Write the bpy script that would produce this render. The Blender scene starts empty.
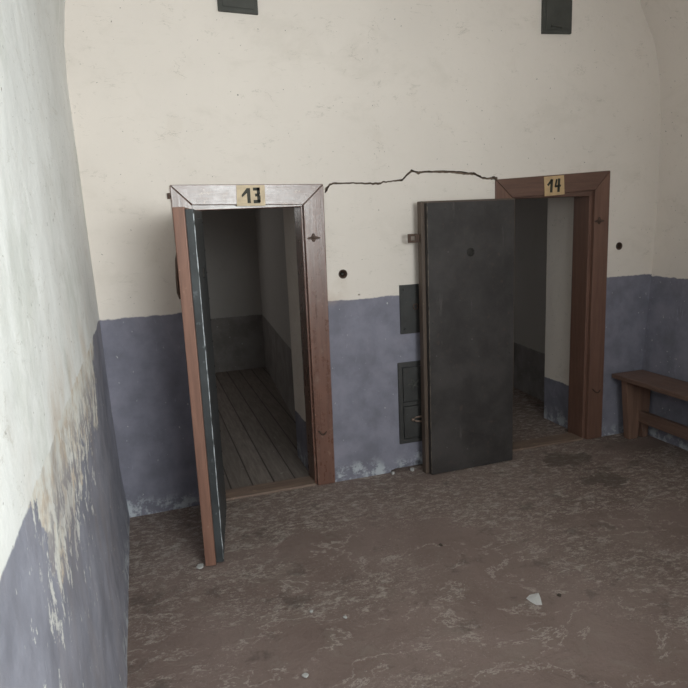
import bpy, bmesh, math, random
from mathutils import Vector, Matrix, noise

random.seed(7)
S = bpy.context.scene
COL = S.collection

# ------------------------------------------------------------------ helpers
def link(name, me, m=None, parent=None):
    o = bpy.data.objects.new(name, me)
    COL.objects.link(o)
    if m:
        for k in (m if isinstance(m, (list, tuple)) else [m]):
            me.materials.append(k)
    if parent:
        o.parent = parent
    return o

def obj(name, bm, m, parent=None, smooth=False, kind=None):
    bmesh.ops.recalc_face_normals(bm, faces=bm.faces)
    me = bpy.data.meshes.new(name)
    bm.to_mesh(me); bm.free()
    if smooth:
        for p in me.polygons:
            p.use_smooth = True
    o = link(name, me, m, parent)
    if kind:
        o['kind'] = kind
    return o

def thing(name, label, cat, loc=(0, 0, 0), rotz=0.0, group=None):
    o = bpy.data.objects.new(name, None)
    COL.objects.link(o)
    o.empty_display_size = .1
    o.location = loc; o.rotation_euler = (0, 0, rotz)
    o['label'] = label; o['category'] = cat
    if group:
        o['group'] = group
    return o

def tag(o, label, cat, group=None):
    o['label'] = label; o['category'] = cat
    if group:
        o['group'] = group
    return o

def prism(bm, pts, y0, y1):
    """polygon in X/Z extruded along Y"""
    a = [bm.verts.new((x, y0, z)) for x, z in pts]
    b = [bm.verts.new((x, y1, z)) for x, z in pts]
    n = len(pts)
    fs = [bm.faces.new(a), bm.faces.new(b[::-1])]
    for i in range(n):
        fs.append(bm.faces.new((a[i], b[i], b[(i + 1) % n], a[(i + 1) % n])))
    return fs

def prism_z(bm, pts, z0, z1):
    a = [bm.verts.new((x, y, z0)) for x, y in pts]
    b = [bm.verts.new((x, y, z1)) for x, y in pts]
    n = len(pts)
    bm.faces.new(a[::-1]); bm.faces.new(b)
    for i in range(n):
        bm.faces.new((a[i], a[(i + 1) % n], b[(i + 1) % n], b[i]))

def box(bm, x0, x1, y0, y1, z0, z1):
    prism(bm, [(x0, z0), (x1, z0), (x1, z1), (x0, z1)], y0, y1)

def bevel(bm, w=.003, seg=2, ang=30):
    bmesh.ops.recalc_face_normals(bm, faces=bm.faces)
    es = [e for e in bm.edges if len(e.link_faces) == 2 and e.calc_face_angle(0) > math.radians(ang)]
    bmesh.ops.bevel(bm, geom=es, offset=w, segments=seg, profile=.6, affect='EDGES', clamp_overlap=True)

def cyl(bm, p, q, r, seg=16, r2=None):
    p, q = Vector(p), Vector(q); d = q - p
    m = Matrix.Translation((p + q) / 2) @ d.to_track_quat('Z', 'Y').to_matrix().to_4x4()
    bmesh.ops.create_cone(bm, cap_ends=True, segments=seg, radius1=r, radius2=r if r2 is None else r2, depth=d.length, matrix=m)

def tube(bm, pts, r, seg=8, closed=False):
    pts = [Vector(p) for p in pts]; n = len(pts); rings = []
    for i, p in enumerate(pts):
        if closed:
            d = pts[(i + 1) % n] - pts[i - 1]
        else:
            d = pts[min(i + 1, n - 1)] - pts[max(i - 1, 0)]
        q = d.normalized().to_track_quat('Z', 'Y')
        rr = r[i] if isinstance(r, (list, tuple)) else r
        rings.append([bm.verts.new(p + q @ Vector((rr * math.cos(2 * math.pi * k / seg), rr * math.sin(2 * math.pi * k / seg), 0))) for k in range(seg)])
    for i in range(n if closed else n - 1):
        a, b = rings[i], rings[(i + 1) % n]
        for k in range(seg):
            bm.faces.new((a[k], a[(k + 1) % seg], b[(k + 1) % seg], b[k]))
    if not closed:
        bm.faces.new(rings[0][::-1]); bm.faces.new(rings[-1])

def torus(bm, c, axis, R, r, seg=20, sec=8):
    q = Vector(axis).normalized().to_track_quat('Z', 'Y')
    tube(bm, [Vector(c) + q @ Vector((R * math.cos(2 * math.pi * i / seg), R * math.sin(2 * math.pi * i / seg), 0)) for i in range(seg)], r, sec, True)

def fbm(v, o=4):
    return noise.fractal(v, 1.0, 2.0, o)

# ------------------------------------------------------------------ materials
class NT:
    def __init__(s, name):
        s.m = bpy.data.materials.new(name); s.m.use_nodes = True
        s.t = s.m.node_tree; s.b = s.t.nodes['Principled BSDF']
        s.tc = s.t.nodes.new('ShaderNodeTexCoord').outputs['Object']
    def L(s, a, b): s.t.links.new(a, b)
    def _in(s, sock, v):
        if isinstance(v, bpy.types.NodeSocket): s.L(v, sock)
        elif v is not None: sock.default_value = v
    def math(s, op, a, b=None, c=None, clamp=False):
        n = s.t.nodes.new('ShaderNodeMath'); n.operation = op; n.use_clamp = clamp
        for i, v in enumerate((a, b, c)):
            if v is not None: s._in(n.inputs[i], v)
        return n.outputs[0]
    def map(s, scale=(1, 1, 1), loc=(0, 0, 0)):
        n = s.t.nodes.new('ShaderNodeMapping'); s.L(s.tc, n.inputs[0])
        n.inputs['Scale'].default_value = scale; n.inputs['Location'].default_value = loc
        return n.outputs[0]
    def noise(s, scale, detail=6, rough=.6, vec=None, dist=0):
        n = s.t.nodes.new('ShaderNodeTexNoise')
        s.L(vec or s.tc, n.inputs['Vector'])
        n.inputs['Scale'].default_value = scale; n.inputs['Detail'].default_value = detail
        n.inputs['Roughness'].default_value = rough; n.inputs['Distortion'].default_value = dist
        return n.outputs[0]
    def ramp(s, f, a, b, smooth=True):
        n = s.t.nodes.new('ShaderNodeMapRange'); s._in(n.inputs[0], f)
        n.interpolation_type = 'SMOOTHSTEP' if smooth else 'LINEAR'
        n.inputs[1].default_value = a; n.inputs[2].default_value = b
        return n.outputs[0]
    def mix(s, f, a, b, blend='MIX'):
        n = s.t.nodes.new('ShaderNodeMix'); n.data_type = 'RGBA'; n.blend_type = blend
        s._in(n.inputs[0], f)
        for i, v in ((6, a), (7, b)):
            if isinstance(v, tuple): v = (v[0], v[1], v[2], 1)
            s._in(n.inputs[i], v)
        return n.outputs[2]
    def xyz(s):
        n = s.t.nodes.new('ShaderNodeSeparateXYZ'); s.L(s.tc, n.inputs[0]); return n.outputs
    def bump(s, h, strength=.3, dist=.01, prev=None):
        n = s.t.nodes.new('ShaderNodeBump'); s.L(h, n.inputs['Height'])
        n.inputs['Strength'].default_value = strength; n.inputs['Distance'].default_value = dist
        if prev: s.L(prev, n.inputs['Normal'])
        s.L(n.outputs[0], s.b.inputs['Normal']); return n.outputs[0]
    def done(s, col, rough=.8, metal=0.0, spec=.5):
        s._in(s.b.inputs['Base Color'], (col[0], col[1], col[2], 1) if isinstance(col, tuple) else col)
        s._in(s.b.inputs['Roughness'], rough); s.b.inputs['Metallic'].default_value = metal
        s.b.inputs['Specular IOR Level'].default_value = spec
        return s.m

def plaster_mat(name, cream, blue, dado=1.125, side=None, reveal=False):
    t = NT(name); x, y, z = t.xyz()
    big = t.noise(1.1, 3, .5); mid = t.noise(6, 6, .6); fine = t.noise(38, 5, .65)
    c = t.mix(t.ramp(big, .3, .7), tuple(k * .96 for k in cream), tuple(min(1, k * 1.03) for k in cream))
    c = t.mix(t.math('MULTIPLY', t.ramp(mid, .56, .72), .16), c, (cream[0] * .78, cream[1] * .74, cream[2] * .68))
    # hairline scuffs, small nicks
    sc = t.noise(9, 8, .75, t.map((1, 1, 2.6)), 1.2)
    c = t.mix(t.math('MULTIPLY', t.ramp(sc, .60, .66), .30), c, (.46, .42, .36))
    sm = t.noise(2.4, 6, .68, t.map((1, 1, 1.7), (11, 2, 6)), .4)
    c = t.mix(t.math('MULTIPLY', t.ramp(sm, .52, .70), .16), c, (.48, .43, .36))
    hl = t.math('ABSOLUTE', t.math('SUBTRACT', t.noise(3.3, 7, .62, t.map((1, 1, 2.2), (2, 4, 1)), .3), .5))
    c = t.mix(t.math('MULTIPLY', t.math('MULTIPLY', t.ramp(hl, .006, .001), t.ramp(mid, .52, .62)), .4), c, (.36, .33, .28))
    sp = t.noise(60, 2, .4, t.map((1, 1, 1), (3, 7, 1)))
    c = t.mix(t.math('MULTIPLY', t.ramp(sp, .735, .76), .7), c, (.14, .12, .10))
    # the painted dado
    b = t.mix(t.ramp(mid, .3, .7), tuple(k * .82 for k in blue), tuple(k * 1.15 for k in blue))
    b = t.mix(t.math('MULTIPLY', t.ramp(t.noise(3.2, 5, .6), .5, .7), .5), b, (blue[0] * 1.25, blue[1] * 1.22, blue[2] * 1.2))
    chip = t.noise(52, 3, .5, t.map((1, 1, .7), (1, 5, 2)))
    b = t.mix(t.math('MULTIPLY', t.ramp(chip, .70, .72), .8), b, (.55, .55, .55))
    sr = t.noise(30, 6, .7, t.map((1, 1, .25), (4, 4, 4)))
    b = t.mix(t.math('MULTIPLY', t.ramp(sr, .62, .68), .35), b, tuple(min(1, k * 1.7) for k in blue))
    b = t.mix(t.math('MULTIPLY', t.ramp(t.noise(4.5, 6, .65, t.map((1, 1, .6), (8, 3, 1))), .53, .68), .35), b, tuple(k * .62 for k in blue))
    # limewash salts along the foot of the wall
    foot = t.math('MULTIPLY', t.ramp(t.math('ADD', z, t.math('MULTIPLY', t.math('SUBTRACT', mid, .5), .22)), .13, .02),
                  t.ramp(t.noise(14, 6, .7), .46, .58))
    if dado > .9:
        b = t.mix(t.math('MULTIPLY', foot, .85), b, (.50, .53, .57))
    edge = t.math('ADD', t.math('MULTIPLY', t.math('SUBTRACT', t.noise(10, 6, .7), .5), .035), dado)
    edge = t.math('ADD', edge, t.math('MULTIPLY', t.math('SUBTRACT', t.noise(1.3, 2, .5), .5), .022))
    if reveal:
        edge = t.math('SUBTRACT', edge, t.math('MULTIPLY', t.math('GREATER_THAN', y, .06), dado - .33))
    m = t.ramp(t.math('SUBTRACT', z, edge), .004, -.004)
    if side == 'left':
        # ragged band where the dado paint has flaked back to stained plaster
        zone = t.math('MULTIPLY', t.ramp(y, -2.55, -2.1), t.ramp(y, -.45, -1.0))
        low = t.math('ADD', z, t.math('MULTIPLY', t.math('SUBTRACT', t.noise(6.5, 8, .74), .5), .85))
        peel = t.math('MULTIPLY', t.ramp(t.math('ADD', low, t.math('MULTIPLY', t.math('SUBTRACT', zone, 1), .3)), .86, .90), t.ramp(zone, .02, .1))
        st = t.mix(t.ramp(t.noise(9, 7, .7), .42, .66), (.77, .76, .71), (.60, .50, .40))
        st = t.mix(t.math('MULTIPLY', t.ramp(t.noise(17, 7, .7, t.map((1, 1, .8), (3, 3, 3))), .45, .55), t.ramp(z, 1.13, .95)), st, (.33, .31, .33))
        halo = t.math('MULTIPLY', t.math('MULTIPLY', t.ramp(z, 1.42, 1.12), zone), t.ramp(t.noise(4.5, 5, .6, t.map((1, 1, .5))), .45, .66))
        c = t.mix(t.math('MULTIPLY', halo, .55), c, (.56, .45, .35))
        b = t.mix(peel, b, st)
        # flakes
        zone2 = t.math('MULTIPLY', t.ramp(y, -2.65, -2.25), t.ramp(y, -.9, -1.5))
        fl = t.noise(13, 8, .7, t.map((1, 1.1, .8), (0, 2, 4)))
        lowz = t.ramp(z, .45, .85)
        fl = t.ramp(t.math('ADD', fl, t.math('MULTIPLY', t.math('MULTIPLY', zone2, lowz), .10)), .655, .67)
        b = t.mix(t.math('MULTIPLY', fl, .85), b, (.76, .75, .71))
        b = t.mix(t.math('MULTIPLY', t.ramp(t.noise(2.2, 4, .6, t.map((1, 1.6, .6))), .46, .64), .45), b, (.27, .24, .245))
        # grey stains on the whitewash
        gs = t.noise(3.0, 6, .65, t.map((1, 1, .8), (5, 1, 9)))
        c = t.mix(t.math('MULTIPLY', t.ramp(gs, .52, .68), .35), c, (.50, .52, .46))
    col = t.mix(m, c, b)
    if side is None:
        # rust bleed under the round hole and beside the first frame
        rb = t.math('MULTIPLY', t.math('MULTIPLY', t.ramp(x, 1.22, 1.05), t.ramp(x, .98, 1.02)), t.math('MULTIPLY', t.ramp(z, 1.30, 1.16), t.ramp(z, 1.08, 1.14)))
        rb = t.math('MULTIPLY', rb, t.ramp(mid, .35, .6))
        col = t.mix(t.math('MULTIPLY', rb, .4), col, (.42, .29, .20))
    h = t.math('ADD', t.math('MULTIPLY', fine, .35), t.math('MULTIPLY', mid, 1.0))
    n1 = t.bump(t.noise(2.6, 4, .5), .35, .05)
    t.bump(h, .32, .012, n1)
    return t.done(col, .88, 0, .25)

def paint_mat(name, base, dark, pale, wear=.5, rough=.45, axis='z', grain=1.0, spec=.5):
    t = NT(name)
    sc = {'z': (9, 9, .7), 'x': (.7, 9, 9), 'y': (9, .7, 9)}[axis]
    g = t.noise(5 * grain, 8, .65, t.map(sc)); w = t.noise(11, 7, .7); s = t.noise(45, 4, .6)
    c = t.mix(t.ramp(g, .3, .7), dark, base)
    c = t.mix(t.math('MULTIPLY', t.ramp(w, .58, .66), wear), c, pale)
    c = t.mix(t.math('MULTIPLY', t.ramp(s, .70, .73), .5), c, pale)
    t.bump(t.math('ADD', g, t.math('MULTIPLY', s, .25)), .25, .004)
    return t.done(c, t.math('ADD', rough - .20, t.math('MULTIPLY', t.math('ADD', w, t.math('MULTIPLY', g, .5)), .28)), 0, spec)

def iron_mat(name, base, rust=(.12, .06, .035), amount=.35, rough=.5, spec=.4):
    t = NT(name)
    a = t.noise(4, 7, .65); b = t.noise(26, 5, .6)
    c = t.mix(t.ramp(a, .3, .7), tuple(k * .72 for k in base), tuple(k * 1.3 for k in base))
    c = t.mix(t.math('MULTIPLY', t.ramp(b, .60, .70), amount), c, rust)
    c = t.mix(t.math('MULTIPLY', t.math('MULTIPLY', t.ramp(t.noise(48, 3, .5), .73, .75), t.ramp(a, .42, .6)), .45), c, (.32, .32, .31))
    ss = t.noise(16, 6, .7, t.map((1, 1, .18), (2, 2, 9)))
    c = t.mix(t.math('MULTIPLY', t.ramp(ss, .62, .70), .35), c, tuple(min(1, k * 2.6) for k in base))
    t.bump(t.math('ADD', a, t.math('MULTIPLY', b, .4)), .35, .008)
    return t.done(c, t.math('ADD', rough - .1, t.math('MULTIPLY', a, .25)), 0, spec)

def floor_mat():
    t = NT('worn_floor'); x, y, z = t.xyz()
    A = t.noise(1.5, 6, .6, None, .6); B = t.noise(7, 8, .7, None, .8); Cn = t.noise(32, 6, .7); D = t.noise(110, 4, .6)
    c = t.mix(t.ramp(A, .3, .7), (.172, .124, .108), (.225, .168, .150))
    c = t.mix(t.math('MULTIPLY', t.ramp(B, .5, .68), .35), c, (.245, .21, .18))
    c = t.mix(t.math('MULTIPLY', t.ramp(Cn, .55, .72), .35), c, (.11, .088, .072))
    # flaking pale screed, thicker towards the cells
    near = t.ramp(y, -1.5, -.1)
    patch = t.math('ADD', t.noise(1.5, 5, .62, t.map((.8, 1.3, 1), (4, 2, 0)), .3), t.math('SUBTRACT', t.math('MULTIPLY', near, .16), .03))
    vein = t.noise(21, 11, .82, t.map((.8, 1.45, 1)), .25)
    fl = t.math('MULTIPLY', t.ramp(patch, .49, .60), t.ramp(vein, .49, .60))
    c = t.mix(t.math('MULTIPLY', fl, .85), c, (.46, .40, .35))
    grit = t.noise(85, 6, .75, t.map((.9, 1.25, 1), (3, 1, 0)))
    c = t.mix(t.math('MULTIPLY', t.math('MULTIPLY', t.ramp(grit, .55, .66), t.ramp(patch, .42, .58)), .8), c, (.50, .44, .40))
    ridge = t.math('ABSOLUTE', t.math('SUBTRACT', t.noise(1.6, 8, .68, t.map((1, 1.5, 1), (1, 8, 0)), .3), .5))
    rl = t.math('MULTIPLY', t.ramp(ridge, .012, .002), t.ramp(B, .42, .55))
    c = t.mix(t.math('MULTIPLY', rl, .65), c, (.42, .37, .33))
    c = t.mix(t.math('MULTIPLY', t.ramp(D, .62, .74), .3), c, (.38, .34, .30))
    c = t.mix(t.math('MULTIPLY', t.ramp(t.noise(5, 6, .7, t.map((1, 1, 1), (7, 7, 0))), .57, .66), .55), c, (.095, .074, .064))
    # dark worn hollow in front of the second cell
    wx = t.math('ADD', x, t.math('MULTIPLY', t.math('SUBTRACT', t.noise(5, 7, .7, t.map((1, 1, 1), (9, 1, 0))), .5), .55))
    wy = t.math('ADD', y, t.math('MULTIPLY', t.math('SUBTRACT', t.noise(5, 7, .7, t.map((1, 1, 1), (2, 6, 0))), .5), .55))
    def blob(cx, cy, sx, sy):
        dx = t.math('MULTIPLY', t.math('SUBTRACT', wx, cx), 1 / sx); dy = t.math('MULTIPLY', t.math('SUBTRACT', wy, cy), 1 / sy)
        d = t.math('ADD', t.math('MULTIPLY', dx, dx), t.math('MULTIPLY', dy, dy))
        return t.ramp(d, 1.08, .95)
    bl = t.math('MAXIMUM', blob(2.53, -.62, .16, .11), blob(2.52, -.27, .17, .10))
    c = t.mix(t.math('MULTIPLY', bl, .62), c, (.095, .073, .060))
    h = t.math('ADD', t.math('MULTIPLY', Cn, .6), t.math('ADD', t.math('MULTIPLY', fl, .5), t.math('MULTIPLY', D, .25)))
    n1 = t.bump(B, .3, .03)
    t.bump(h, .5, .012, n1)
    return t.done(c, t.math('ADD', .62, t.math('MULTIPLY', Cn, .3)), 0, .3)

def boards_mat():
    t = NT('old_boards'); x, y, z = t.xyz()
    u = t.math('MULTIPLY', x, 1 / .135)
    fr = t.math('FRACT', u); fl = t.math('FLOOR', u)
    gap = t.math('MAXIMUM', t.ramp(fr, .045, .02), t.ramp(fr, .955, .98))
    wn = t.t.nodes.new('ShaderNodeTexWhiteNoise'); wn.noise_dimensions = '1D'; t.L(fl, wn.inputs['W'])
    g = t.noise(6, 8, .65, t.map((8, .8, 1)))
    c = t.mix(t.ramp(g, .3, .7), (.16, .13, .115), (.25, .215, .19))
    c = t.mix(t.math('MULTIPLY', wn.outputs[0], .35), c, (.105, .088, .078))
    c = t.mix(t.math('MULTIPLY', t.ramp(t.noise(22, 6, .7), .62, .70), .6), c, (.36, .34, .31))
    c = t.mix(t.math('MULTIPLY', gap, .75), c, (.04, .032, .028))
    t.bump(t.math('SUBTRACT', g, t.math('MULTIPLY', gap, 2)), .5, .008)
    return t.done(c, .75, 0, .3)

def flat(name, c, rough=.7, var=.15, scale=30, spec=.4):
    t = NT(name); n = t.noise(scale, 5, .6)
    col = t.mix(t.ramp(n, .3, .7), tuple(k * (1 - var) for k in c), tuple(min(1, k * (1 + var)) for k in c))
    t.bump(n, .2, .004)
    return t.done(col, rough, 0, spec)

CREAM = (.765, .695, .635)
BLUE = (.218, .214, .262)
M = dict(
    wall=plaster_mat('cream_plaster_blue_dado', CREAM, BLUE, 1.134, None, True),
    wleft=plaster_mat('whitewash_flaking_dado', (.83, .83, .81), (.285, .287, .340), 1.135, 'left'),
    wright=plaster_mat('cream_plaster_side', CREAM, BLUE, 1.12, 'right'),
    vault=plaster_mat('vault_whitewash', (.75, .74, .69), BLUE, -9, 'right'),
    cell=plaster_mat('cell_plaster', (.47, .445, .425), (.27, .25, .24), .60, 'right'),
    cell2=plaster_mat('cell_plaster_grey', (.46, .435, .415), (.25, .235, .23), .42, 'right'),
    floor=floor_mat(), boards=boards_mat(),
    frame=paint_mat('brown_frame_paint', (.175, .085, .062), (.125, .060, .044), (.34, .25, .20), .4, .28, 'z', 1, .80),
    frame_h=paint_mat('brown_header_paint', (.175, .085, .062), (.125, .060, .044), (.52, .40, .33), .8, .28, 'x', 1.6, .95),  # pale wear patches raised, painting part of the header's sheen into the colour
    frame2=paint_mat('dark_brown_frame_paint', (.18, .094, .068), (.13, .068, .050), (.20, .13, .10), .12, .5),
    frame2_h=paint_mat('dark_brown_header_paint', (.150, .080, .058), (.11, .058, .043), (.20, .13, .10), .12, .5, 'x'),
    board=paint_mat('orange_brown_board', (.245, .125, .088), (.17, .084, .060), (.42, .30, .22), .3, .55),
    board2=paint_mat('dull_brown_board', (.105, .073, .055), (.07, .048, .036), (.20, .15, .11), .25, .6),
    sheet=iron_mat('black_iron_sheet', (.043, .038, .037), (.085, .055, .046), .4, .5),
    sheet13=iron_mat('chipped_dark_sheet', (.042, .046, .049), (.17, .19, .20), .5, .5),
    iron=iron_mat('cast_iron', (.042, .041, .040), (.06, .045, .038), .4, .55),
    rust=iron_mat('rusty_iron', (.075, .045, .033), (.15, .075, .04), .5, .6),
    hatch=flat('grey_hatch_paint', (.062, .062, .055), .7, .15, 12),
    bench=paint_mat('red_brown_bench', (.20, .122, .095), (.13, .078, .060), (.24, .16, .12), .35, .5, 'y'),
    bench_leg=paint_mat('bench_leg_wood', (.25, .145, .105), (.17, .097, .070), (.24, .16, .12), .2, .5, 'z'),
    paper13=flat('yellowed_card', (.67, .54, .38), .75, .10, 25),
    paper14=flat('tan_card', (.52, .36, .20), .75, .10, 25),
    ink=flat('black_ink', (.035, .033, .022), .6, .3, 60),
    scrap=flat('white_paper', (.78, .77, .76), .8, .04),
    chip=flat('pale_chip', (.44, .43, .42), .85, .1),
    crumb=flat('brown_crumb', (.07, .052, .042), .85, .2),
    sill=paint_mat('worn_sill_wood', (.24, .17, .13), (.15, .10, .078), (.42, .30, .22), .5, .6, 'x'),
    fold14=flat('dull_brown_fold', (.13, .105, .085), .6, .4, 30), latch=flat('worn_brown_latch', (.20, .14, .11), .5, .3, 40),
    fold=flat('worn_bare_metal', (.42, .45, .47), .45, .45, 30, .5), dirt=flat('crack_dirt_shade', (.20, .145, .11), .95, .3, 40),  # crack faces: dark brown for dirt plus painted-in shade of the recess
    hole=flat('hole_dark', (.03, .027, .024), .9, .2),
)

# ------------------------------------------------------------------ setting
REAR = -5.2
PL = [(-.19, -.05), (-.19, .0), (-.200, .12), (-.213, .286), (-.221, .69), (-.226, 1.14), (-.234, 1.5), (-.240, 1.95), (-.246, 2.33), (-.238, 2.5), (-.212, 2.70), (-.14, 2.92), (-.02, 3.12)]
PR = [(3.33, -.05), (3.33, .0), (3.34, .30), (3.363, .667), (3.392, 1.118), (3.41, 1.5), (3.412, 1.9), (3.405, 2.2), (3.385, 2.41), (3.33, 2.63), (3.19, 2.88), (3.02, 3.10)]

def interp(P, z):
    for (x0, z0), (x1, z1) in zip(P, P[1:]):
        if z <= z1:
            f = (z - z0) / (z1 - z0); f = max(0, f)
            return x0 + (x1 - x0) * f
    return P[-1][0]

def grid_wall(name, P, m, amp, sgn, ztop):
    bm = bmesh.new(); ny, nz = 130, 60; rows = []
    for j in range(nz + 1):
        z = -.05 + (ztop + .05) * j / nz; row = []
        for i in range(ny + 1):
            y = .02 + (REAR - .02) * i / ny
            x = interp(P, z)
            d = amp * (fbm(Vector((sgn * 3.1, y * 1.6, z * 1.6)), 3) + .35 * fbm(Vector((sgn * 9.1, y * 7, z * 7)), 3))
            d *= min(1, max(0, (-y) / .12))
            row.append(bm.verts.new((x + d, y, z)))
        rows.append(row)
    for j in range(nz):
        for i in range(ny):
            bm.faces.new((rows[j][i], rows[j][i + 1], rows[j + 1][i + 1], rows[j + 1][i]))
    o = obj(name, bm, m, None, True, 'structure')
    return o

wl = grid_wall('wall_left', PL, M['wleft'], .009, -1, 2.33)
wr = grid_wall('wall_right', PR, M['wright'], .006, 1, 2.33)

# barrel vault closing the top
bm = bmesh.new()
path = [(interp(PL, 2.33 + .79 * k / 14), 2.33 + .79 * k / 14, 1 - k / 14, -1) for k in range(15)]
for k in range(1, 24):
    a = k / 24; sq = 1 - (2 * a - 1) ** 2
    path.append((-.02 + 3.04 * a, 3.12 - .02 * a + .62 * sq ** .8, 0, 0))
path += [(interp(PR, 3.10 - .77 * k / 14), 3.10 - .77 * k / 14, k / 14, 1) for k in range(15)]
rows = []; ny = 130
for x, z, w, sg in path:
    row = []
    for i in range(ny + 1):
        y = .02 + (REAR - .02) * i / ny; d = 0
        if sg:
            d = (.009 if sg < 0 else .006) * (fbm(Vector((sg * 3.1, y * 1.6, z * 1.6)), 3) + .35 * fbm(Vector((sg * 9.1, y * 7, z * 7)), 3)) * w
            d *= min(1, max(0, -y / .12))
        row.append(bm.verts.new((x + d, y, z)))
    rows.append(row)
for j in range(len(rows) - 1):
    for i in range(ny):
        fc = bm.faces.new((rows[j][i], rows[j][i + 1], rows[j + 1][i + 1], rows[j + 1][i]))
        fc.material_index = 0 if j < 26 else 1
obj('ceiling', bm, [M['wleft'], M['wright']], None, True, 'structure')

# back wall with the two cell openings
XA, XB, ZT, TH = -.55, 3.75, 3.9, .54
O13 = (.285, .920, 1.74); O14 = (2.250, 2.918, 1.76)
bm = bmesh.new()
prism(bm, [(XA, -.06), (O13[0], -.06), (O13[0], O13[2]), (O13[1], O13[2]), (O13[1], -.06), (O14[0], -.06), (O14[0], O14[2]),
           (O14[1], O14[2]), (O14[1], -.06), (XB, -.06), (XB, ZT), (XA, ZT)], 0, TH)
wb = obj('wall_back', bm, M['wall'], None, False, 'structure')

def cutter(build):
    b = bmesh.new(); build(b)
    bmesh.ops.recalc_face_normals(b, faces=b.faces)
    me = bpy.data.meshes.new('cut'); b.to_mesh(me); b.free(); me.materials.append(M['dirt'] if build is crack_cut else M['wall'])
    return link('cut', me)

CR = [(1.050, 1.762, .012), (1.066, 1.777, .010), (1.080, 1.796, .006), (1.100, 1.803, .0045), (1.16, 1.802, .004), (1.24, 1.801, .0045), (1.31, 1.797, .004), (1.375, 1.794, .006),
      (1.41, 1.803, .004), (1.47, 1.807, .0035), (1.530, 1.812, .0055), (1.556, 1.838, .006), (1.590, 1.864, .007), (1.610, 1.858, .0045),
      (1.632, 1.849, .008), (1.66, 1.856, .005), (1.72, 1.855, .005), (1.775, 1.854, .0065), (1.84, 1.852, .006), (1.90, 1.847, .008), (1.965, 1.839, .007),
      (2.005, 1.839, .008), (2.030, 1.827, .006), (2.070, 1.810, .0055), (2.11, 1.807, .005), (2.14, 1.810, .009), (2.168, 1.806, .007)]
def crack_cut(b):
    up, dn = [], []
    fine = []
    for (x0, z0, w0), (x1, z1, w1) in zip(CR, CR[1:]):
        for k in range(4):
            a = k / 4
            fine.append((x0 + (x1 - x0) * a, z0 + (z1 - z0) * a + .004 * noise.noise(Vector((x0 * 9 + a * 3, 2, 0))) * (k > 0),
                         (w0 + (w1 - w0) * a) * (1 + .5 * noise.noise(Vector((x0 * 40 + k * 1.7, 5, 1))))))
    fine.append(CR[-1])
    for i, (x, z, w) in enumerate(fine):
        j = .003 * noise.noise(Vector((x * 60, 0, 0)))
        up.append((x, z + 1.2 * w + j)); dn.append((x, z - 1.1 * w + 1.3 * j))
    prism(b, up + dn[::-1], -.05, .035)
def holes_cut(b):
    cyl(b, (1.136, -.05, 1.284), (1.136, .09, 1.284), .027, 24)
    cyl(b, (3.106, -.05, 1.341), (3.106, .09, 1.341), .026, 24)
    cyl(b, (1.231, -.05, 1.155), (1.231, .03, 1.155), .005, 10)
def foot_cut(b):
    prism(b, [(1.395, -.09), (1.40, .012), (1.43, .02), (1.452, .035), (1.50, .045), (1.54, .04), (1.58, .055), (1.62, .045), (1.66, .02), (1.67, -.09)], -.05, .05)
for build in (crack_cut, holes_cut, foot_cut):
    c = cutter(build)
    md = wb.modifiers.new('b', 'BOOLEAN'); md.operation = 'DIFFERENCE'; md.solver = 'EXACT'; md.material_mode = 'TRANSFER'; md.object = c
    dg = bpy.context.evaluated_depsgraph_get()
    me = bpy.data.meshes.new_from_object(wb.evaluated_get(dg))
    wb.modifiers.clear(); wb.data = me
    bpy.data.objects.remove(c)

# room floor
bm = bmesh.new(); nx, ny = 104, 134; rows = []
for j in range(ny + 1):
    y = .10 + (REAR - .10) * j / ny; row = []
    for i in range(nx + 1):
        x = -.5 + 4.2 * i / nx
        d = .0025 * fbm(Vector((x * 2.2, y * 2.2, 0)), 4) + .0015 * fbm(Vector((x * 9, y * 9, 4)), 3) - .002
        row.append(bm.verts.new((x, y, min(d, 0.0))))
    rows.append(row)
for j in range(ny):
    for i in range(nx):
        bm.faces.new((rows[j][i], rows[j][i + 1], rows[j + 1][i + 1], rows[j + 1][i]))
obj('floor', bm, M['floor'], None, True, 'structure')

# rear wall, behind the viewpoint, with the window that lights the room
bm = bmesh.new()
WX0, WX1, WZ0, WZ1 = .15, 2.30, 1.25, 2.70
box(bm, -.6, WX0, REAR - .25, REAR, -.06, 3.9); box(bm, WX1, 3.8, REAR - .25, REAR, -.06, 3.9)
box(bm, WX0, WX1, REAR - .25, REAR, -.06, WZ0); box(bm, WX0, WX1, REAR - .25, REAR, WZ1, 3.9)
obj('wall_rear', bm, M['vault'], None, False, 'structure')

# cells beyond the doorways
def panel(name, quad, m):
    b = bmesh.new(); b.faces.new([b.verts.new(p) for p in quad])
    return obj(name, b, m, None, False, 'structure')
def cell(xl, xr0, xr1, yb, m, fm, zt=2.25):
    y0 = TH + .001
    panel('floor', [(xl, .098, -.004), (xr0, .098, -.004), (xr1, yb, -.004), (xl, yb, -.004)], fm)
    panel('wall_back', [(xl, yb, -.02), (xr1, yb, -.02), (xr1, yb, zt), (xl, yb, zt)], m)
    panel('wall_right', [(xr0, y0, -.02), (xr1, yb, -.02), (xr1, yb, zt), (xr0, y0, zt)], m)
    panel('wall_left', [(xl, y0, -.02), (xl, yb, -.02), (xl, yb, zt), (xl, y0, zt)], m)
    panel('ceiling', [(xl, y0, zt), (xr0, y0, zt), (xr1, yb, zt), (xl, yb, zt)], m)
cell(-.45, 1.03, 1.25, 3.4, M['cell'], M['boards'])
cell(1.60, 3.15, 3.35, 3.4, M['cell2'], M['floor'])

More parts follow.
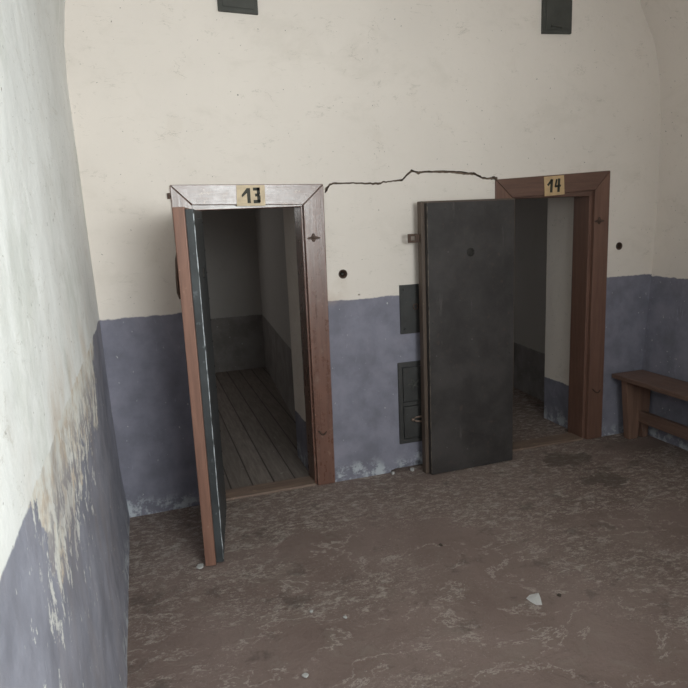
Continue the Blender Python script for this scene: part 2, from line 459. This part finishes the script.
# ------------------------------------------------------------------ door frames
FY = -.014          # front face of the face boards
def hook(parent, x, z, s=1.0):
    b = bmesh.new()
    pts = []
    for k in range(10):
        a = k / 9
        pts.append((x - .016 * s + .042 * s * a, FY - .004 - .022 * math.sin(a * math.pi * .62), z + .012 - .02 * math.sin(a * math.pi)))
    tube(b, [(x - .016 * s, FY + .01, z + .012)] + pts, [.0045] * 9 + [.004, .003], 8)
    obj('hook', b, M['rust'], parent, True)

def keeper(parent, x, z):
    """small wrought star shaped latch plate with a staple"""
    b = bmesh.new()
    P = [(-.036, .002), (-.012, .010), (-.006, .026), (.004, .026), (.010, .010), (.038, .003), (.038, -.004), (.012, -.009), (.004, -.022), (-.006, -.020), (-.012, -.008), (-.036, -.006)]
    prism(b, [(x + px, z + pz) for px, pz in P], FY - .006, FY + .001)
    bevel(b, .0015, 1)
    tube(b, [(x + .008 * math.cos(t) * 1.4, FY - .006 - .014 * math.sin(t), z + .001) for t in [math.pi * k / 8 for k in range(9)]], .0028, 6)
    obj('latch_keeper', b, M['rust'], parent)

def door_frame(label, outer, inner, stop, m, mh, num, card, strokes, hooks, keep):
    """outer/inner: TL TR BR BL corners in the wall plane; stop: same for the set-back lining"""
    t = thing('door_frame', label, 'door frame', ((outer[3][0] + outer[2][0]) / 2, 0, 0))
    off = Vector(t.location)
    def ob(name, b, mm, par=t, **k):
        if par is t:
            bmesh.ops.translate(b, verts=b.verts, vec=-off)
        return obj(name, b, mm, par, **k)
    oTL, oTR, oBR, oBL = outer; iTL, iTR, iBR, iBL = inner
    g = .0012
    b = bmesh.new(); prism(b, [(oTL[0] + g, oTL[1]), (oTR[0] - g, oTR[1]), (iTR[0] - g, iTR[1] + g * 1.5), (iTL[0] + g, iTL[1] + g * 1.5)], FY, .03); bevel(b, .003)
    ob('header', b, mh)
    b = bmesh.new(); prism(b, [(oTL[0], oTL[1] - g * 2), (iTL[0], iTL[1] - g), iBL, oBL], FY, .03); bevel(b, .003)
    ob('jamb', b, m)
    b = bmesh.new(); prism(b, [(oTR[0], oTR[1] - g * 2), oBR, iBR, (iTR[0], iTR[1] - g)], FY, .03); bevel(b, .003)
    ob('jamb', b, m)
    # lining boards set back behind the face boards
    sTL, sTR, sBR, sBL = stop
    D0, D1 = .012, .175
    e = .03
    b = bmesh.new(); box(b, sTL[0] - e, sTR[0] + e, D0, D1, min(sTL[1], sTR[1]), max(iTL[1], iTR[1]) + .02); bevel(b, .004)
    ob('lining', b, mh)
    b = bmesh.new(); prism(b, [(sTR[0], sTR[1] + .004), (sTR[0] + e, sTR[1] + .004), (sBR[0] + e, 0), (sBR[0], 0)], D0 + .001, D1 - .001); bevel(b, .004)
    ob('lining', b, m)
    b = bmesh.new(); prism(b, [(sTL[0] - e, sTL[1] + .004), (sTL[0], sTL[1] + .004), (sBL[0], 0), (sBL[0] - e, 0)], D0 + .001, D1 - .001); bevel(b, .004)
    ob('lining', b, m)
    b = bmesh.new(); box(b, oBL[0] + .11, sBR[0] + .001, .0, .13, -.03, .012); bevel(b, .006, 3)
    for v in b.verts:
        if v.co.z > 0: v.co.z += .004 * fbm(Vector((v.co.x * 9, v.co.y * 5, 2)), 2)
    ob('threshold', b, M['sill'])
    # numbered card
    p = bmesh.new(); prism(p, card, FY - .004, FY + .0005)
    bmesh.ops.translate(p, verts=p.verts, vec=-off)
    pl = obj('number_card', p, M['paper13'] if num == 13 else M['paper14'], t)
    pl['label'] = 'yellowed card with the black number %d' % num
    cx = (card[0][0] + card[2][0]) / 2; cz = sum(q[1] for q in card) / 4
    for st in strokes:
        p = bmesh.new()
        for poly in st:
            prism(p, [(cx + x, cz + z) for x, z in poly], FY - .0055, FY - .0035)
        bmesh.ops.translate(p, verts=p.verts, vec=-off)
        obj('numeral', p, M['ink'], pl)
    return t, off

def Q(x0, z0, x1, z1, w):   # bar stroke
    d = Vector((x1 - x0, z1 - z0)); n = Vector((-d.y, d.x)).normalized() * w / 2
    return [(x0 - n.x, z0 - n.y), (x1 - n.x, z1 - n.y), (x1 + n.x, z1 + n.y), (x0 + n.x, z0 + n.y)]

one13 = [[(-.022, .040), (-.004, .040), (-.004, -.040), (-.022, -.040)], [(-.022, .040), (-.022, .014), (-.050, -.008), (-.052, .004)]]
three13 = [[(.012, .042), (.050, .042), (.050, .026), (.012, .026)],
           [(.050, .042), (.050, .004), (.033, .004), (.033, .042)],
           [(.022, .010), (.046, .010), (.046, -.006), (.022, -.006)],
           [(.033, .0), (.051, .0), (.051, -.036), (.033, -.036)],
           [(.012, -.024), (.051, -.024), (.047, -.042), (.012, -.042)]]
one14 = [Q(-.020, .040, -.024, -.042, .018), Q(-.020, .038, -.050, .002, .014)]
four14 = [Q(.016, .040, .006, -.008, .012), Q(.004, -.006, .048, .0, .013), Q(.034, .044, .030, -.040, .017)]

F13, off13 = door_frame('worn brown painted wooden door frame numbered 13, pinkish sheen on its top board, cracked miter at left',
    [(.196, 1.817), (1.038, 1.801), (1.024, 0), (.203, 0)], [(.303, 1.708), (.916, 1.690), (.914, 0), (.303, 0)],
    [(.330, 1.680), (.905, 1.680), (.902, 0), (.330, 0)], M['frame'], M['frame_h'], 13,
    [(.546, 1.806), (.701, 1.803), (.699, 1.692), (.541, 1.695)], [one13, three13], None, None)
F14, off14 = door_frame('dark brown wooden door frame numbered 14, around the right doorway next to the bench',
    [(2.150, 1.800), (3.003, 1.838), (3.008, 0), (2.155, 0)], [(2.268, 1.685), (2.888, 1.716), (2.884, 0), (2.268, 0)],
    [(2.292, 1.680), (2.866, 1.698), (2.862, 0), (2.292, 0)], M['frame2'], M['frame2_h'], 14,
    [(2.493, 1.808), (2.641, 1.816), (2.648, 1.696), (2.501, 1.688)], [one14, four14], None, None)
keeper(F13, .965 - off13.x, 1.502)
hook(F13, .952 - off13.x, .337)
keeper(F14, 2.926 - off14.x, 1.516)
hook(F14, 2.936 - off14.x, .350)
b = bmesh.new(); cyl(b, (.186 - off13.x, -.012, 1.745), (.186 - off13.x, -.012, 1.775), .008, 8); cyl(b, (.198 - off13.x, .0, 1.76), (.186 - off13.x, -.012, 1.76), .004, 6)
obj('nail', b, M['rust'], F13)

# ------------------------------------------------------------------ door leaves
def leaf(label, loc, ang, w, mb, ms, hasp_z, near, loop):
    t = thing('cell_door', label, 'door', loc, math.radians(ang))
    H = 1.682
    b = bmesh.new(); box(b, 0, w, 0, .050, .003, H); bevel(b, .004)
    for v in b.verts:
        v.co.y += .0015 * noise.noise(Vector((v.co.x * 5, 0, v.co.z * 5)))
    obj('outer_board', b, mb, t)
    # iron clad inner layer, its sheet folded round the edges
    b = bmesh.new(); box(b, .028, w - .022, .0505, .086, .005, H - .010)
    bmesh.ops.subdivide_edges(b, edges=b.edges[:], cuts=10, use_grid_fill=True)
    bevel(b, .005, 2)
    for v in b.verts:
        if v.co.y > .07:
            v.co.y += .002 * fbm(Vector((v.co.x * 5, 3, v.co.z * 4)), 3)
    inner = obj('iron_cladding', b, ms, t, False)
    b = bmesh.new(); pts = []; rr = []
    for k in range(60):
        z = .02 + (H - .05) * k / 59
        pts.append((w - .0225 + .0012 * noise.noise(Vector((0, 4, z * 9))), .0855 + .0012 * noise.noise(Vector((7, 4, z * 9))), z))
        rr.append(.0022 + .0016 * noise.noise(Vector((3, 1, z * 14 + w * 50))))
    tube(b, pts, rr, 6)
    obj('sheet_fold', b, M['fold'] if near else M['fold14'], inner, True)
    # nail heads round the edge of the sheet
    b = bmesh.new(); cyl(b, (0, -.003, 0), (0, .0025, 0), .0055, 8, .003)
    nail = obj('nail_head', b, M['iron'], inner)
    rnd = random.Random(int(w * 1000) + int(abs(ang)))
    spots = [(x + rnd.uniform(-.004, .004), .09 + k * (H - .17) / 12 + rnd.uniform(-.012, .012)) for k in range(13) for x in (.052, w - .045)]
    spots += [(.05 + k * (w - .1) / 6, z) for k in range(1, 6) for z in (.045, H - .05)]
    for k, (x, z) in enumerate(spots):
        nh = nail
        if k:
            nh = nail.copy(); COL.objects.link(nh); nh.parent = inner
        nh.location = (x, .087, z)
    # peephole ring
    b = bmesh.new(); torus(b, (w * .52, .087, 1.373), (0, 1, 0), .021, .005); cyl(b, (w * .52, .080, 1.373), (w * .52, .0885, 1.373), .019, 20)
    obj('peephole', b, M['hole'], inner, True)
    # hinges on the outer face
    for z in (.20, 1.48):
        b = bmesh.new(); box(b, .012, .42, -.006, .001, z - .022, z + .022); bevel(b, .002, 1)
        cyl(b, (0, -.004, z - .04), (0, -.004, z + .04), .009, 12)
        obj('hinge', b, M['rust'], t)
    # bar shaped pull and bolt on the outer face
    b = bmesh.new()
    if loop:
        tube(b, [(.33, .002, 1.475), (.33, -.030, 1.47), (.345, -.034, 1.44), (.375, -.036, 1.36), (.40, -.034, 1.29), (.405, -.028, 1.265), (.405, .002, 1.262)], .008, 8)
        obj('pull_bar', b, M['rust'], t, True)
    else:
        tube(b, [(.40, .002, 1.03), (.40, -.030, 1.02), (.40, -.032, .92), (.40, .002, .91)], .006, 8)
        obj('pull_bar', b, M['rust'], t, True)
    if hasp_z:
        b = bmesh.new(); z = hasp_z
        x0 = w - .03
        box(b, x0, w + .012, .014, .022, z - .022, z + .022)
        # open eye standing out beyond the edge
        P = [(w + .010, z - .026), (w + .072, z - .026), (w + .072, z + .026), (w + .010, z + .026)]
        I = [(w + .026, z - .012), (w + .054, z - .012), (w + .054, z + .012), (w + .026, z + .012)]
        for i in range(4):
            j = (i + 1) % 4
            prism(b, [P[i], P[j], I[j], I[i]], .014, .022)
        bmesh.ops.remove_doubles(b, verts=b.verts, dist=.0001)
        obj('hasp', b, M['rust'], t)
    return t

L13 = leaf('brown cell door standing open at right angles in doorway 13, seen on its orange edge', (.262, -.052, 0), -98.9, .668, M['board'], M['sheet13'], None, True, True)
L14 = leaf('black iron clad cell door folded back flat against the wall beside doorway 14', (2.228, -.052, 0), -178.4, .640, M['board2'], M['sheet'], 1.472, False, False)

# ------------------------------------------------------------------ stove fittings in the wall between the doors
t = thing('stove_plate', 'plain black iron plate on the wall, upper one, behind the edge of the folded-back door', 'iron plate', (1.65, 0, .89))
b = bmesh.new(); box(b, -.160, .16, -.012, .004, 0, .302); bevel(b, .003)
obj('plate', b, M['iron'], t)
for x, z in ((-.135, .03), (-.135, .275), (.135, .03), (.135, .275)):
    b = bmesh.new(); cyl(b, (x, -.012, z), (x, -.018, z), .007, 10, .004)
    obj('rivet', b, M['iron'], t)
b = bmesh.new(); torus(b, (-.06, -.016, .165), (0, 1, 0), .016, .004)
obj('ring', b, M['rust'], t, True)

t = thing('wall_stove', 'black cast iron stove front with two small doors low on the blue wall', 'stove', (1.635, 0, .182))
b = bmesh.new()
for (x0, x1, z0, z1) in ((-.170, .17, 0, .030), (-.170, .17, .498, .528), (-.170, -.142, .03, .498), (.142, .17, .03, .498), (-.142, .142, .245, .272)):
    box(b, x0, x1, -.012, .004, z0, z1)
bevel(b, .002, 1)
obj('frame', b, M['iron'], t)
for k, (z0, z1) in enumerate(((.030, .245), (.272, .498))):
    b = bmesh.new(); box(b, -.139, .139, -.016, .003, z0 + .003, z1 - .003); bevel(b, .004)
    d = obj('door', b, M['iron'], t)
    b = bmesh.new()
    for z in (z0 + .012, z1 - .012):
        box(b, -.128, .128, -.019, -.015, z - .003, z + .003)
    for x in (-.125, .125):
        box(b, x - .003, x + .003, -.019, -.015, z0 + .016, z1 - .016)
    obj('moulding', b, M['iron'], d)
    if k == 1:
        b = bmesh.new(); zc = (z0 + z1) / 2
        for a in range(5):
            th = a * 2 * math.pi / 5 + .3
            tube(b, [(-.068 + r * math.cos(th + r * 9), -.018, zc + r * math.sin(th + r * 9)) for r in (.006, .018, .03, .042)], [.004, .005, .004, .002], 6)
        torus(b, (-.068, -.018, zc), (0, 1, 0), .012, .004, 14, 6)
        obj('rosette', b, M['hatch'], d, True)
    else:
        b = bmesh.new(); zc = z0 + .125
        tube(b, [(-.085, -.020, zc), (-.065, -.030, zc + .016), (-.03, -.036, zc + .018), (-.005, -.030, zc + .012), (-.005, -.030, zc - .010), (-.03, -.036, zc - .014), (-.065, -.030, zc - .010)], .006, 8, True)
        cyl(b, (-.085, -.014, zc), (-.085, -.034, zc), .009, 12)
        obj('latch', b, M['latch'], d, True)['label'] = 'rusty brown latch ring'

# ------------------------------------------------------------------ flue hatches near the top of the wall
def hatch(label, x0, x1, z0, z1, skew, grip):
    t = thing('flue_hatch', label, 'wall hatch', ((x0 + x1) / 2, 0, z0))
    w = (x1 - x0) / 2
    b = bmesh.new(); prism(b, [(-w, skew), (w, -skew), (w, z1 - z0), (-w, z1 - z0)], -.016, .004); bevel(b, .004)
    obj('plate', b, M['hatch'], t)
    b = bmesh.new(); i = .022
    prism(b, [(-w + i, skew + i), (w - i, -skew + i), (w - i, z1 - z0 - i), (-w + i, z1 - z0 - i)], -.021, -.0155); bevel(b, .003)
    p = obj('cover', b, M['hatch'], t)
    if grip:
        b = bmesh.new(); tube(b, [(-.045, -.020, .040), (-.042, -.030, .042), (.02, -.031, .034), (.024, -.020, .032)], .006, 8)
        obj('handle', b, M['hatch'], p, True)
hatch('dark grey flue hatch high on the wall above doorway 13, cut by the top edge', .520, .728, 2.678, 2.99, .004, False)
hatch('dark grey flue hatch high on the wall above doorway 14, showing a small handle', 2.466, 2.675, 2.656, 2.99, -.003, True)

# ------------------------------------------------------------------ round holes with worn metal liners
def port(label, x, z, r):
    t = thing('peg_hole', label, 'wall hole', (x, 0, z))
    b = bmesh.new(); n = 28
    rings = []
    for (rr, y) in ((r + .001, .003), (r + .002, -.003), (r - .004, -.004), (r - .006, .0), (r - .006, .06)):
        rings.append([b.verts.new((rr * math.cos(2 * math.pi * k / n), y, rr * math.sin(2 * math.pi * k / n))) for k in range(n)])
    for p, q in zip(rings, rings[1:]):
        for k in range(n):
            b.faces.new((p[k], p[(k + 1) % n], q[(k + 1) % n], q[k]))
    b.faces.new(rings[-1])
    obj('liner', b, M['rust'], t, True)
    b = bmesh.new(); cyl(b, (.003, .055, .0), (.003, .016, -.002), .006, 12)
    obj('peg', b, M['hatch'], t, True)
port('round dark hole in cream plaster just right of door frame 13', 1.136, 1.284, .025)
port('round dark hole in cream plaster right of door frame 14, toward the corner', 3.106, 1.341, .024)

# ------------------------------------------------------------------ bench along the right wall
t = thing('wooden_bench', 'low reddish brown wooden bench against the right wall in the corner', 'bench', (3.203, -.058, 0))
b = bmesh.new()
box(b, -.140, .125, -1.95, .030, .432, .462); bevel(b, .004)
bmesh.ops.subdivide_edges(b, edges=[e for e in b.edges if e.calc_length() > 1], cuts=14)
for v in b.verts:
    v.co.z += .002 * fbm(Vector((v.co.x * 4, v.co.y * 3, 1)), 2)
    v.co.x += .002 * noise.noise(Vector((0, v.co.y * 4, v.co.z * 9)))
obj('seat', b, M['bench'], t)
for y in (-.075, -1.78):
    b = bmesh.new()
    prism(b, [(-.105, .430), (-.062, 0), (.012, 0), (.022, .10), (.030, .115), (.042, .10), (.052, 0), (.100, 0), (.108, .430)], y, y + .052); bevel(b, .004)
    obj('leg', b, M['bench_leg'], t)
b = bmesh.new(); box(b, .012, .048, -1.775, -.03, .12, .20); bevel(b, .004)
obj('stretcher', b, M['bench'], t)

# ------------------------------------------------------------------ litter on the floor
def flake(name, label, cat, x, y, r, m, seed, h=.004, lift=.0, group=None, sq=1.0):
    rnd = random.Random(seed); n = 9; b = bmesh.new()
    a0 = rnd.random() * 6
    P = [(r * rnd.uniform(.6, 1.1) * math.cos(a0 + 2 * math.pi * k / n), sq * r * rnd.uniform(.6, 1.1) * math.sin(a0 + 2 * math.pi * k / n)) for k in range(n)]
    prism_z(b, P, 0, h)
    bevel(b, min(h * .3, .002), 1)
    for v in b.verts:
        v.co.z += lift * max(0, v.co.x / r) ** 2
    o = obj(name, b, m); o.location = (x, y, 0.0005)
    return tag(o, label, cat, group)

# torn paper: two facets with a fold
b = bmesh.new()
P = [(-.026, .022, .002), (.000, .036, .004), (.032, .018, .016), (.024, -.008, .010), (.008, -.042, .002), (-.012, -.034, .001), (-.022, -.006, .001)]
c = b.verts.new((.006, .002, .011))
vs = [b.verts.new(p) for p in P]
for i in range(len(vs)):
    b.faces.new((c, vs[i], vs[(i + 1) % len(vs)]))
r = bmesh.ops.solidify(b, geom=b.faces[:], thickness=.0012)
o = obj('paper_scrap', b, M['scrap']); o.location = (1.435, -1.51, .001)
tag(o, 'torn scrap of white paper lying alone on the brown floor', 'paper')
flake('plaster_chip', 'pale plaster crumb on the floor at the foot of the open door 13', 'plaster chip', .135, -.70, .022, M['chip'], 3, .008)
for i, (x, y, r) in enumerate(((.42, -1.60, .013), (.66, -1.33, .011), (.54, -1.24, .009))):
    flake('plaster_chip', 'tiny pale plaster chip on the open brown floor between viewer and doors', 'plaster chip', x, y, r, M['chip'], 20 + i, .005, 0, 'plaster chips on the open floor')
for i, (x, y, r) in enumerate(((1.55, -1.52, .010), (1.93, -1.83, .012), (1.28, -.95, .012))):
    flake('dirt_crumb', 'small dark crumb of dirt on the open brown floor', 'dirt crumb', x, y, r, M['crumb'], 40 + i, .006, 0, 'dark crumbs on the floor')
for i, (x, y, r, l) in enumerate(((1.40, -.035, .013, 'pale plaster lump left of the gap at the wall foot beside door 14'), (1.535, -.03, .017, 'pale plaster lump lying before the gap at the wall foot beside door 14'))):
    flake('plaster_lump', l, 'plaster lump', x, y, r, M['chip'], 60 + i, .016)

# ------------------------------------------------------------------ light
W = bpy.data.worlds.new('World'); S.world = W; W.use_nodes = True
W.node_tree.nodes['Background'].inputs[0].default_value = (.75, .85, 1, 1)
W.node_tree.nodes['Background'].inputs[1].default_value = .6

ld = bpy.data.lights.new('window_daylight', 'AREA'); ld.shape = 'RECTANGLE'; ld.size = 2.05; ld.size_y = 1.30
ld.energy = 71; ld.color = (.945, 1.0, .985); ld.spread = math.radians(118)
lo = bpy.data.objects.new('window_daylight', ld); COL.objects.link(lo)
lo.location = (1.18, REAR + .38, 1.98)
lo.rotation_euler = (Vector((-.56, 1, -.05))).to_track_quat('-Z', 'Z').to_euler()

# added fill lamp in each cell, unseen left of the doorway, to brighten it
for x, y, e in ((-.25, 3.0, 3.0), (1.85, 3.0, 2.2)):
    cl = bpy.data.lights.new('cell_fill', 'AREA'); cl.shape = 'RECTANGLE'; cl.size = .35; cl.size_y = .5
    cl.energy = e; cl.color = (1, .98, .95)
    co = bpy.data.objects.new('cell_fill', cl); COL.objects.link(co)
    co.location = (x, y, 1.85); co.rotation_euler = Vector((.0, -1, -.9)).to_track_quat('-Z', 'Z').to_euler()

# ------------------------------------------------------------------ camera
f, pitch, roll, yaw, D, HC = 636.06524, .19357, -.04399, .30447, 3.57582, 1.6
fw = Vector((math.sin(yaw) * math.cos(pitch), math.cos(yaw) * math.cos(pitch), -math.sin(pitch)))
r0 = Vector((math.cos(yaw), -math.sin(yaw), 0)); u0 = r0.cross(fw)
r1 = math.cos(roll) * r0 + math.sin(roll) * u0; u1 = -math.sin(roll) * r0 + math.cos(roll) * u0
cd = bpy.data.cameras.new('camera'); cam = bpy.data.objects.new('camera', cd); COL.objects.link(cam)
cam.matrix_world = Matrix(((r1.x, u1.x, -fw.x, 0), (r1.y, u1.y, -fw.y, -D), (r1.z, u1.z, -fw.z, HC), (0, 0, 0, 1)))
cd.sensor_fit = 'HORIZONTAL'; cd.sensor_width = 36; cd.lens = 36 * f / 688; cd.clip_start = .02
S.camera = cam

S.view_settings.view_transform = 'Standard'; S.view_settings.look = 'None'
S.view_settings.gamma = 1; S.view_settings.use_curve_mapping = False
S.view_settings.exposure = 0.0
